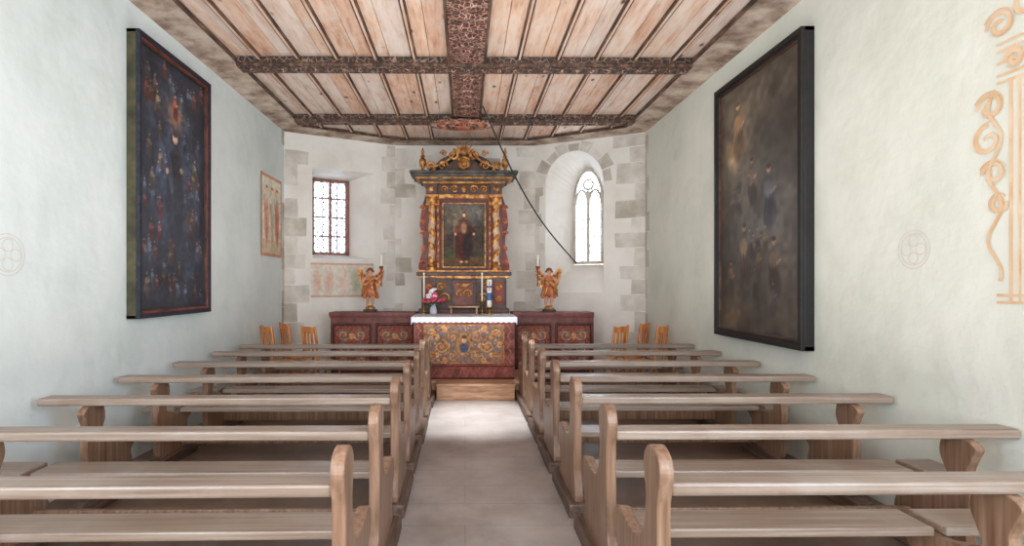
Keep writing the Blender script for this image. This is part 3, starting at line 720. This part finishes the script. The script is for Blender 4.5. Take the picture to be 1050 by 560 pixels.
# ------------------------------------------------------------ angels
def angel(loc,s,lab):
    r=empty('angel_statue',loc,lab,'statue')
    b=MB(); b.box(-.10,.10,-.09,.09,0,.04,0); b.ball((0,0,.06),(.085,.075,.045),12,8,1); b.build('pedestal',['black','gold'],r,bevel=.004)
    V=[(0,0,.40,.055),(0,0,.47,.05),(0,-.005,.54,.062),(0,0,.60,.03),(0,-.008,.635,.028),(0,-.012,.665,.044),(0,-.008,.70,.036),
       (s*.075,0,.565,.03),(s*.13,-.03,.535,.024),(s*.175,-.08,.585,.019),(s*.185,-.095,.61,.018),
       (-s*.075,0,.565,.03),(-s*.125,-.02,.48,.024),(-s*.07,-.085,.45,.019),(-s*.04,-.10,.46,.018),
       (.035,0,.36,.045),(.045,-.025,.24,.036),(.04,.0,.13,.024),(.04,-.045,.105,.02),
       (-.035,0,.36,.045),(-.045,.0,.24,.036),(-.05,.03,.13,.024),(-.05,-.01,.105,.02)]
    Ed=[(0,1),(1,2),(2,3),(3,4),(4,5),(5,6),(2,7),(7,8),(8,9),(9,10),(2,11),(11,12),(12,13),(13,14),(0,15),(15,16),(16,17),(17,18),(0,19),(19,20),(20,21),(21,22)]
    me=bpy.data.meshes.new('body'); me.from_pydata([v[:3] for v in V],Ed,[]); me.materials.append(M['skin'])
    o=bpy.data.objects.new('body',me); COL.objects.link(o); o.parent=r
    sk=o.modifiers.new('skin','SKIN'); sk.use_smooth_shade=True
    for i,v in enumerate(V): me.skin_vertices[0].data[i].radius=(v[3],v[3])
    me.skin_vertices[0].data[0].use_root=True
    sb=o.modifiers.new('sub','SUBSURF'); sb.levels=1; sb.render_levels=1
    b=MB(); n=14; seg=32; vs=[];fs=[]
    for i in range(n+1):
        k=i/n; z=.60-.36*k; rx=(.055+.022*math.sin(min(k*3,1)*math.pi/2)) if k<.35 else .074+.046*(k-.35)/.65
        if .30<k<.45: rx*=.88
        for j in range(seg):
            t=2*math.pi*j/seg; f=1+(.15*k)*math.sin(7*t+k*2); vs.append((rx*f*math.cos(t)+s*.02*k,rx*.85*f*math.sin(t),z+.02*k*math.sin(3*t)))
    for i in range(n):
        for j in range(seg): fs.append((i*seg+j,i*seg+(j+1)%seg,(i+1)*seg+(j+1)%seg,(i+1)*seg+j))
    b.add(vs,fs,0); b.build('tunic',['rose'],r,smooth=True)
    b=MB(); b.tube([(s*.08,-.05,.56),(.0,-.085,.50),(-s*.08,-.06,.43),(-s*.11,.0,.36),(-s*.14,.03,.25)],[.02,.028,.032,.035,.01],8); b.tube([(s*.04,-.085,.42),(s*.07,-.09,.30),(s*.12,-.04,.22)],[.02,.03,.01],8); b.build('sash',['gold'],r,smooth=True)
    b=MB(); b.ball((0,.004,.69),(.052,.05,.045),12,8)
    for k in range(9):
        t=math.pi*(k/8); b.ball((.05*math.cos(t),.02*math.sin(t)+.004,.668),.018,8,6)
    b.build('hair',['hair'],r,smooth=True)
    b=MB(); b.ball((0,-.058,.664),(.007,.010,.010),8,6,0); b.ball((-.016,-.052,.674),(.006,.005,.004),6,5,1); b.ball((.016,-.052,.674),(.006,.005,.004),6,5,1); b.ball((0,-.054,.646),(.010,.005,.004),6,5,2); b.build('face',['skin','black','red'],r,smooth=True)
    for q in (-1,1):
        b=MB()
        prof=resample([(q*.03,.52),(q*.07,.60),(q*.12,.68),(q*.185,.73),(q*.22,.67),(q*.20,.56),(q*.17,.47),(q*.13,.40),(q*.10,.40),(q*.06,.47)],3)
        b.prism(prof,'y',.06,.075,0)
        for k in range(5): 
            b.tube([(q*(.08+.022*k),.055,.60+.018*k),(q*(.09+.022*k),.055,.44+.03*k*.8)],[.010,.005],6,1 if k%2 else 0)
        b.build('wing',['gold','maroon'],r,smooth=True)
    t=MB(); X=s*.205;Y=-.12
    t.lathe([(.010,.42),(.013,.45),(.009,.48),(.009,.62),(.018,.66),(.012,.68),(.026,.72),(.038,.74),(.038,.75),(.012,.755)],(X,Y,0),14,0)
    t.lathe([(.015,.755),(.015,.93),(.004,.94)],(X,Y,0),12,1); t.tube([(X,Y,.94),(X,Y,.955)],.003,5,2)
    t.build('torch_candlestick',['maroon','wax','black'],loc=loc,smooth=True,label='turned torch holder with ivory candle held by an angel',cat='candlestick',group='candlesticks held by the angels')
angel((-1.575,9.0,1.151),1,'gilded winged angel statue holding a candle torch on the cabinet')
angel((1.395,9.0,1.151),-1,'gilded winged angel statue holding a candle torch by the window')

# ------------------------------------------------------------ altar things
fv=empty('flower_vase',(-.50,8.55,1.133),'vase of pink and white flowers with greenery on the altar','flowers')
b=MB(); b.lathe([(.035,0),(.055,.02),(.06,.06),(.045,.11),(.03,.14),(.042,.165),(.036,.165),(.024,.14)],seg=18); b.build('vase',['vase'],fv,smooth=True)
fl=[]
for mt in ('pink','white'):
    b=MB()
    for k in range(7):
        t=2*math.pi*k/7; b.ball((.022*math.cos(t),.022*math.sin(t),0),(.018,.018,.012),7,5)
    b.ball((0,0,.01),(.016,.016,.016),7,5); fl.append(b.build('flower',[mt],fv,smooth=True))
for i in range(24):
    t=rng.uniform(0,2*math.pi); rr=rng.uniform(.02,.18); z=.18+ (.18-rr)*rng.uniform(.8,1.3)+.02
    src=fl[0] if i%5<3 else fl[1]
    o=src.copy(); COL.objects.link(o); o.parent=fv; o.location=(rr*math.cos(t),rr*math.sin(t)*.7,z); o.rotation_euler=(rng.uniform(-.9,.3),rng.uniform(-.6,.6),0)
    s=rng.uniform(.9,1.6); o.scale=(s,s,s)
fl[0].location=(0,-.09,.22); fl[1].location=(-.03,-.02,.37)
b=MB()
for i in range(26):
    t=rng.uniform(0,2*math.pi); rr=rng.uniform(.08,.19); z=rng.uniform(.15,.38)
    p=Vector((rr*math.cos(t),rr*.7*math.sin(t),z)); b.tube([(0,0,.15),p*.6+Vector((0,0,.06)),p],[.004,.012,.003],5)
b.build('foliage',['leaf'],fv)
cd=empty('paschal_candle',(.38,8.55,1.133),'tall white candle with blue motif on a brass holder','candle')
b=MB(); b.lathe([(.07,0),(.07,.012),(.03,.03),(.018,.07),(.03,.09),(.055,.11),(.055,.12),(.03,.12)],seg=18); b.build('candle_holder',['brass'],cd,smooth=True)
b=MB(); b.lathe([(.040,.12),(.040,.54),(.036,.55)],seg=18,m=0); b.lathe([(.0415,.22),(.0415,.34)],seg=18,m=1); b.lathe([(.0415,.42),(.0415,.45)],seg=18,m=1); b.box(-.006,.006,-.043,-.040,.37,.52,2); b.tube([(0,0,.55),(0,0,.57)],.003,5,3); b.build('candle',['wax','blue','red','iron'],cd,smooth=True)
for x in (-.66,.27):
    cs=MB(); cs.lathe([(.05,0),(.05,.01),(.015,.03),(.012,.14),(.022,.16),(.012,.18),(.035,.20),(.035,.21),(.014,.21)],seg=16,m=0); cs.lathe([(.013,.21),(.013,.66)],seg=12,m=1)
    cs.build('candlestick',['brass','wax'],loc=(x,8.68,1.133),smooth=True,label='small brass candlestick with slim candle on the altar',cat='candlestick',group='brass candlesticks on the altar')
ms=empty('book_stand',(-.02,8.55,1.133),'low wooden stand on the altar cloth','stand')
b=MB(); b.box(-.24,.24,-.10,.10,.11,.13); b.build('shelf',['step'],ms,bevel=.004)
for x in (-.2,.2):
    for y in (-.07,.07):
        b=MB(); b.lathe([(.014,0),(.009,.03),(.016,.06),(.010,.11)],(x,y,0),10); b.build('leg',['step'],ms,smooth=True)

# ------------------------------------------------------------ wall paintings
def big_frame(name,loc,rot,W,H,D,mats,art,lab,t1=.09):
    r=empty(name,loc,lab,'painting',rot)
    b=MB()
    b.box(-W/2,W/2,-D*.72,0,0,t1*.45,0); b.box(-W/2,W/2,-D*.72,0,H-t1*.45,H,0); b.box(-W/2,-W/2+t1*.45,-D*.72,0,0,H,0); b.box(W/2-t1*.45,W/2,-D*.72,0,0,H,0)
    def ring(x,y0,y1,t,m):
        b.box(-W/2+x,W/2-x,y0,y1,x,x+t,m); b.box(-W/2+x,W/2-x,y0,y1,H-x-t,H-x,m); b.box(-W/2+x,-W/2+x+t,y0,y1,x+t,H-x-t,m); b.box(W/2-x-t,W/2-x,y0,y1,x+t,H-x-t,m)
    ring(0,-D,-D*.72,t1*.6,1); ring(t1*.6,-D*.9,-D*.6,t1*.25,2); ring(t1*.85,-D*.82,-D*.5,t1*.15,3)
    b.build('picture_frame',mats,r,bevel=.004)
    art.build('canvas','paint',r,loc=(0,-D*.6,t1*.9)); 
    b=MB(); b.box(-W/2+.03,W/2-.03,-D*.58,0,.03,H-.03); b.build('backing_board',['black'],r)
    return r
Wl,Hl=1.38,2.62; t=.085
a=Art(Wl-2*t*.9,Hl-2*t*.9,190,380,(42,46,56)); rg=random.Random(11)
a.ell(.5,.5,.6,.6,(62,70,88),soft=.9)
for i in range(110):
    cx=rg.uniform(.06,.94); cz=rg.uniform(.04,.96)
    if abs(cx-.5)<.15 and .28<cz<.72: continue
    c=rg.choice([(108,60,56),(76,86,108),(104,88,74),(86,94,110),(64,72,92),(92,68,62)])
    a.figure(cx,cz,rg.uniform(.07,.11),c,(160,136,120),rg.uniform(-30,30),.75)
a.ell(.5,.80,.22,.10,(120,84,62),soft=.8,a=.5); a.ell(.5,.80,.12,.06,(150,110,76),soft=.8,a=.5)
a.figure(.5,.83,.12,(122,66,54),(190,156,130))
a.ell(.5,.50,.15,.20,(36,36,42)); a.ell(.5,.40,.18,.16,(42,44,54)); a.ell(.43,.54,.04,.12,(66,76,94),rot=10,a=.7); a.ell(.5,.705,.045,.028,(176,144,122)); a.ell(.5,.725,.045,.018,(60,44,38)); a.ell(.38,.56,.03,.016,(160,130,110)); a.ell(.6,.58,.03,.016,(160,130,110))
a.noise(60,.2,3); a.noise(14,.22,5)
big_frame('framed_painting',(-WX,(4.94+6.25)/2,1.29),math.pi/2,Wl,Hl,.12,['olive','navy','maroon','dbrown'],a,'large dark devotional painting with many figures in olive-blue frame',t1=.075)
Wr,Hr=1.66,2.84
a=Art(Wr-2*.09*.9,Hr-2*.09*.9,190,320,(74,66,58))
a.ell(.3,.75,.6,.4,(118,106,90),soft=1.0); a.ell(.7,.5,.5,.5,(88,84,82),soft=1.0)
a.figure(.26,.80,.26,(140,110,82),(190,156,124),-20); a.ell(.15,.72,.08,.1,(140,116,88),rot=30,soft=.6)
a.figure(.45,.58,.20,(92,78,68),(150,120,98),15); a.figure(.66,.50,.26,(82,82,88),(160,130,108),-8); a.figure(.35,.30,.26,(94,78,62),(150,118,92),8); a.figure(.72,.24,.24,(78,66,56),(138,106,84),12); a.figure(.16,.2,.18,(94,78,60),(150,118,92),0)
rg=random.Random(8)
for i in range(14): a.figure(rg.uniform(.1,.9),rg.uniform(.08,.62),rg.uniform(.10,.15),rg.choice([(84,72,62),(98,84,68),(70,66,66)]),(136,112,92),rg.uniform(-40,40),.6)
a.ell(.2,.06,.3,.05,(92,76,58),soft=.8)
for i in range(3): a.stroke([( (.5+.12*i)*1.5-tt*.012, 2.6-tt*.014) for tt in range(70)],.03,(120,108,96),.25)
a.noise(40,.15,13); a.noise(10,.22,15)
big_frame('framed_painting',(WX,(4.70+6.37)/2,1.02),-math.pi/2,Wr,Hr,.12,['black','black','black','dbrown'],a,'large darkened oil painting in a plain black frame')

# frescoes on plaster
a=Art(.90,1.26,90,120,(206,160,134)); a.rect(0,1,0,1,(208,150,122)); a.rect(.05,.95,.04,.96,(216,212,194)); a.rect(.05,.95,.04,.2,(204,186,156))
for cx,c in ((.26,(222,160,136)),(.52,(210,190,160)),(.76,(206,134,112))):
    a.ell(cx,.42,.13,.34,c); a.ell(cx,.36,.035,.26,[q*.86 for q in c]); a.ell(cx-.07,.55,.04,.15,[q*.9 for q in c],rot=15); a.ell(cx,.82,.10,.07,(226,196,140)); a.ell(cx,.81,.06,.05,(232,204,184)); a.ell(cx,.845,.055,.022,(170,120,90))
a.ell(.5,.5,.06,.2,(176,186,158)); a.noise(40,.08,4); a.noise(10,.08,6)
a.build('wall_fresco','paintm',None,fn=lambda x,z:(-WX+.010,x+8.10,z+2.04),label='small faded fresco of standing figures painted on the plaster',cat='fresco')
w,_=frame(A,B)
a=Art(1.12,.60,90,60,(220,211,196)); 
for cx,c in ((.1,(212,178,160)),(.28,(216,176,160)),(.5,(220,194,178)),(.7,(192,194,172)),(.88,(204,196,178))): a.ell(cx,.45,.09,.45,c,soft=.7); a.ell(cx,.85,.035,.07,(224,198,180))
a.rect(0,1,0,.05,(206,170,150)); a.rect(0,1,.95,1,(206,170,150)); a.noise(30,.06,4)
a.build('wall_fresco','paintm',None,fn=lambda x,z:w(.44+x,1.38+z,.010),label='faded pink and green fresco strip beneath the square window',cat='fresco')
KK=[.004]
def ribbon(b,pts,wd,fn,m=0):
    k=KK[0]; KK[0]+=.00015
    n=len(pts);vs=[];fs=[]
    for i,p in enumerate(pts):
        q0=pts[max(i-1,0)];q1=pts[min(i+1,n-1)]; dx,dz=q1[0]-q0[0],q1[1]-q0[1]; l=math.hypot(dx,dz) or 1; nx,nz=-dz/l*wd/2,dx/l*wd/2
        vs.append(fn(p[0]+nx,p[1]+nz,k)); vs.append(fn(p[0]-nx,p[1]-nz,k))
    for i in range(n-1): fs.append((2*i,2*i+1,2*i+3,2*i+2))
    b.add(vs,fs,m)
fR=lambda p,q,k:(WX-k,p,q)
b=MB()
b.add([fR(2.35,1.5,.002),fR(3.0,1.5,.002),fR(3.0,2.75,.002),fR(2.35,2.75,.002)],[(0,1,2,3)],1)
for x,wd in ((3.0,.02),(2.95,.012),(2.40,.012),(2.35,.02)): ribbon(b,[(x,1.5),(x,2.75)],wd,fR)
for z in (1.5,1.54,2.75,2.79,2.86,2.93,2.97): ribbon(b,[(2.25,z),(3.08,z)],.016,fR)
for cx,cz,r0,a0,tn_ in ((3.12,2.63,.08,0,1.3),(3.13,2.44,.09,math.pi/2,-1.2),(3.10,2.24,.07,0,1.2),(3.07,2.07,.05,math.pi,1.2),(3.06,3.08,.08,0,1.4),(2.90,3.14,.10,math.pi,-1.3),(2.70,3.08,.12,0,1.3),(2.98,2.86,.05,0,1.2),(2.85,2.86,.05,0,1.2)):
    ribbon(b,sp(cx,cz,r0,.015,a0,tn_),.024,fR)
    ribbon(b,sp(cx,cz,r0*1.25,.05,a0+.4,tn_*.7),.008,fR)
ribbon(b,[(3.09+.04*math.sin(q*.45),2.72-q*.0275) for q in range(41)],.020,fR)
for k2 in range(6): ribbon(b,[(2.48+.075*k2,1.62),(2.48+.075*k2,2.66)],.010,fR)
b.build('wall_fresco',['fresco','fresco2'],label='faded ochre painted pilaster with scrollwork on the plaster wall',cat='fresco',recalc=False)
def cross(fn,cy,cz,r,mt,lab,name='wall_fresco'):
    KK[0]=.003
    b=MB()
    for rr in (r,r*.82): ribbon(b,[(cy+rr*math.cos(t*math.pi/16),cz+rr*math.sin(t*math.pi/16)) for t in range(33)],.005,fn)
    for k in range(4):
        ribbon(b,[(cy+r*.45*math.cos(k*math.pi/2)+.3*r*math.cos(a*math.pi/6),cz+r*.45*math.sin(k*math.pi/2)+.3*r*math.sin(a*math.pi/6)) for a in range(13)],.005,fn)
    b.build(name,[mt],label=lab,cat='painted cross',recalc=False)
fL=lambda p,q,k:(-WX+k,p,q)
cross(fR,3.66,1.84,.13,'frescor','faint painted circular cross on the plaster wall')
cross(fL,3.64,1.80,.14,'frescor','faint painted circular cross on the plaster wall')
cross(fR,7.0,1.82,.13,'frescor','faint painted circular cross on the plaster wall')

# iron rod from the ceiling to the arched window
b=MB(); P0=Vector((.26,8.0,4.235)); P1=Vector((1.95,9.50,1.98)); pts=[]
for i in range(25):
    k=i/24; p=P0.lerp(P1,k); p.z-=.34*math.sin(math.pi*k)*(1-.3*k); pts.append(p)
b.tube(pts,.012,8); b.tube([(.22,8.0,4.23),(.19,8.0,4.17),(.24,8.0,4.12)],.01,6)
b.build('iron_rod',['iron'],smooth=True,label='long dark iron rod slanting from the ceiling to the arched window',cat='rod')

# ------------------------------------------------------------ lights
W=bpy.data.worlds.new('sky'); S.world=W; W.use_nodes=True
bg=W.node_tree.nodes['Background']; bg.inputs[0].default_value=(.80,.90,1,1); bg.inputs[1].default_value=1.6
def area(name,loc,target,sx,sy,e,c):
    l=bpy.data.lights.new(name,'AREA'); l.shape='RECTANGLE'; l.size=sx; l.size_y=sy; l.energy=e; l.color=c
    o=bpy.data.objects.new(name,l); COL.objects.link(o); o.location=loc
    o.rotation_euler=(Vector(target)-Vector(loc)).to_track_quat('-Z','Y').to_euler(); return o
area('rear_fill',(0,-1.9,2.3),(0,6,2.3),4.5,3.0,270,(1,.985,.965))  # unseen area lamp added inside the nave for windows that are not built
area('left_fill',(-2.8,.2,2.0),(0,4,.8),1.6,1.8,130,(.70,.85,1))  # added cool fill lamp out of view; this wall has no window
area('right_fill',(2.8,.2,2.2),(-1.8,4.5,.9),1.6,1.8,170,(.60,.80,1))  # second cool fill added on the right, also without a window behind it
area('sky_square_window',(-4.6,12.8,4.2),(-2.3,9.7,2.9),2.2,2.2,1500,(.93,.96,1))
area('sky_arched_window',(4.6,12.8,4.2),(2.2,9.7,2.9),2.2,2.2,1700,(.95,.97,1))
l=bpy.data.lights.new('sun_beam','SPOT'); l.energy=26000; l.spot_size=math.radians(24); l.spot_blend=.3; l.shadow_soft_size=.2; l.color=(1,.98,.95)
o=bpy.data.objects.new('sun_beam',l); COL.objects.link(o); o.location=(5.3,14.4,6.6); o.rotation_euler=(Vector((.15,6.4,0))-Vector(o.location)).to_track_quat('-Z','Y').to_euler()
l=bpy.data.lights.new('aisle_fill_spot','SPOT'); l.energy=1900; l.spot_size=math.radians(31); l.spot_blend=1.0; l.shadow_soft_size=.05; l.color=(.93,.97,1)  # unseen spot added behind the beam to brighten the aisle floor
o=bpy.data.objects.new('aisle_fill_spot',l); COL.objects.link(o); o.location=(.31,6.56,4.17); o.rotation_euler=(Vector((.13,6.55,0))-Vector(o.location)).to_track_quat('-Z','Y').to_euler()
area('nave_bounce',(0,4.7,.95),(0,4.8,4.2),3.6,6,110,(1,.96,.92))  # added upward fill lamp, brightens the ceiling as bounced light would

# ------------------------------------------------------------ camera
cam=bpy.data.cameras.new('cam'); co=bpy.data.objects.new('cam',cam); COL.objects.link(co)
cam.sensor_width=36; cam.lens=556/1050*36; th=math.radians(.5)
co.location=(0,0,1.6); co.rotation_euler=(math.pi/2,0,-th)
cam.shift_x=(525-(477+556*math.tan(th)))/1050; cam.shift_y=12/1050; cam.clip_start=.05
S.camera=co
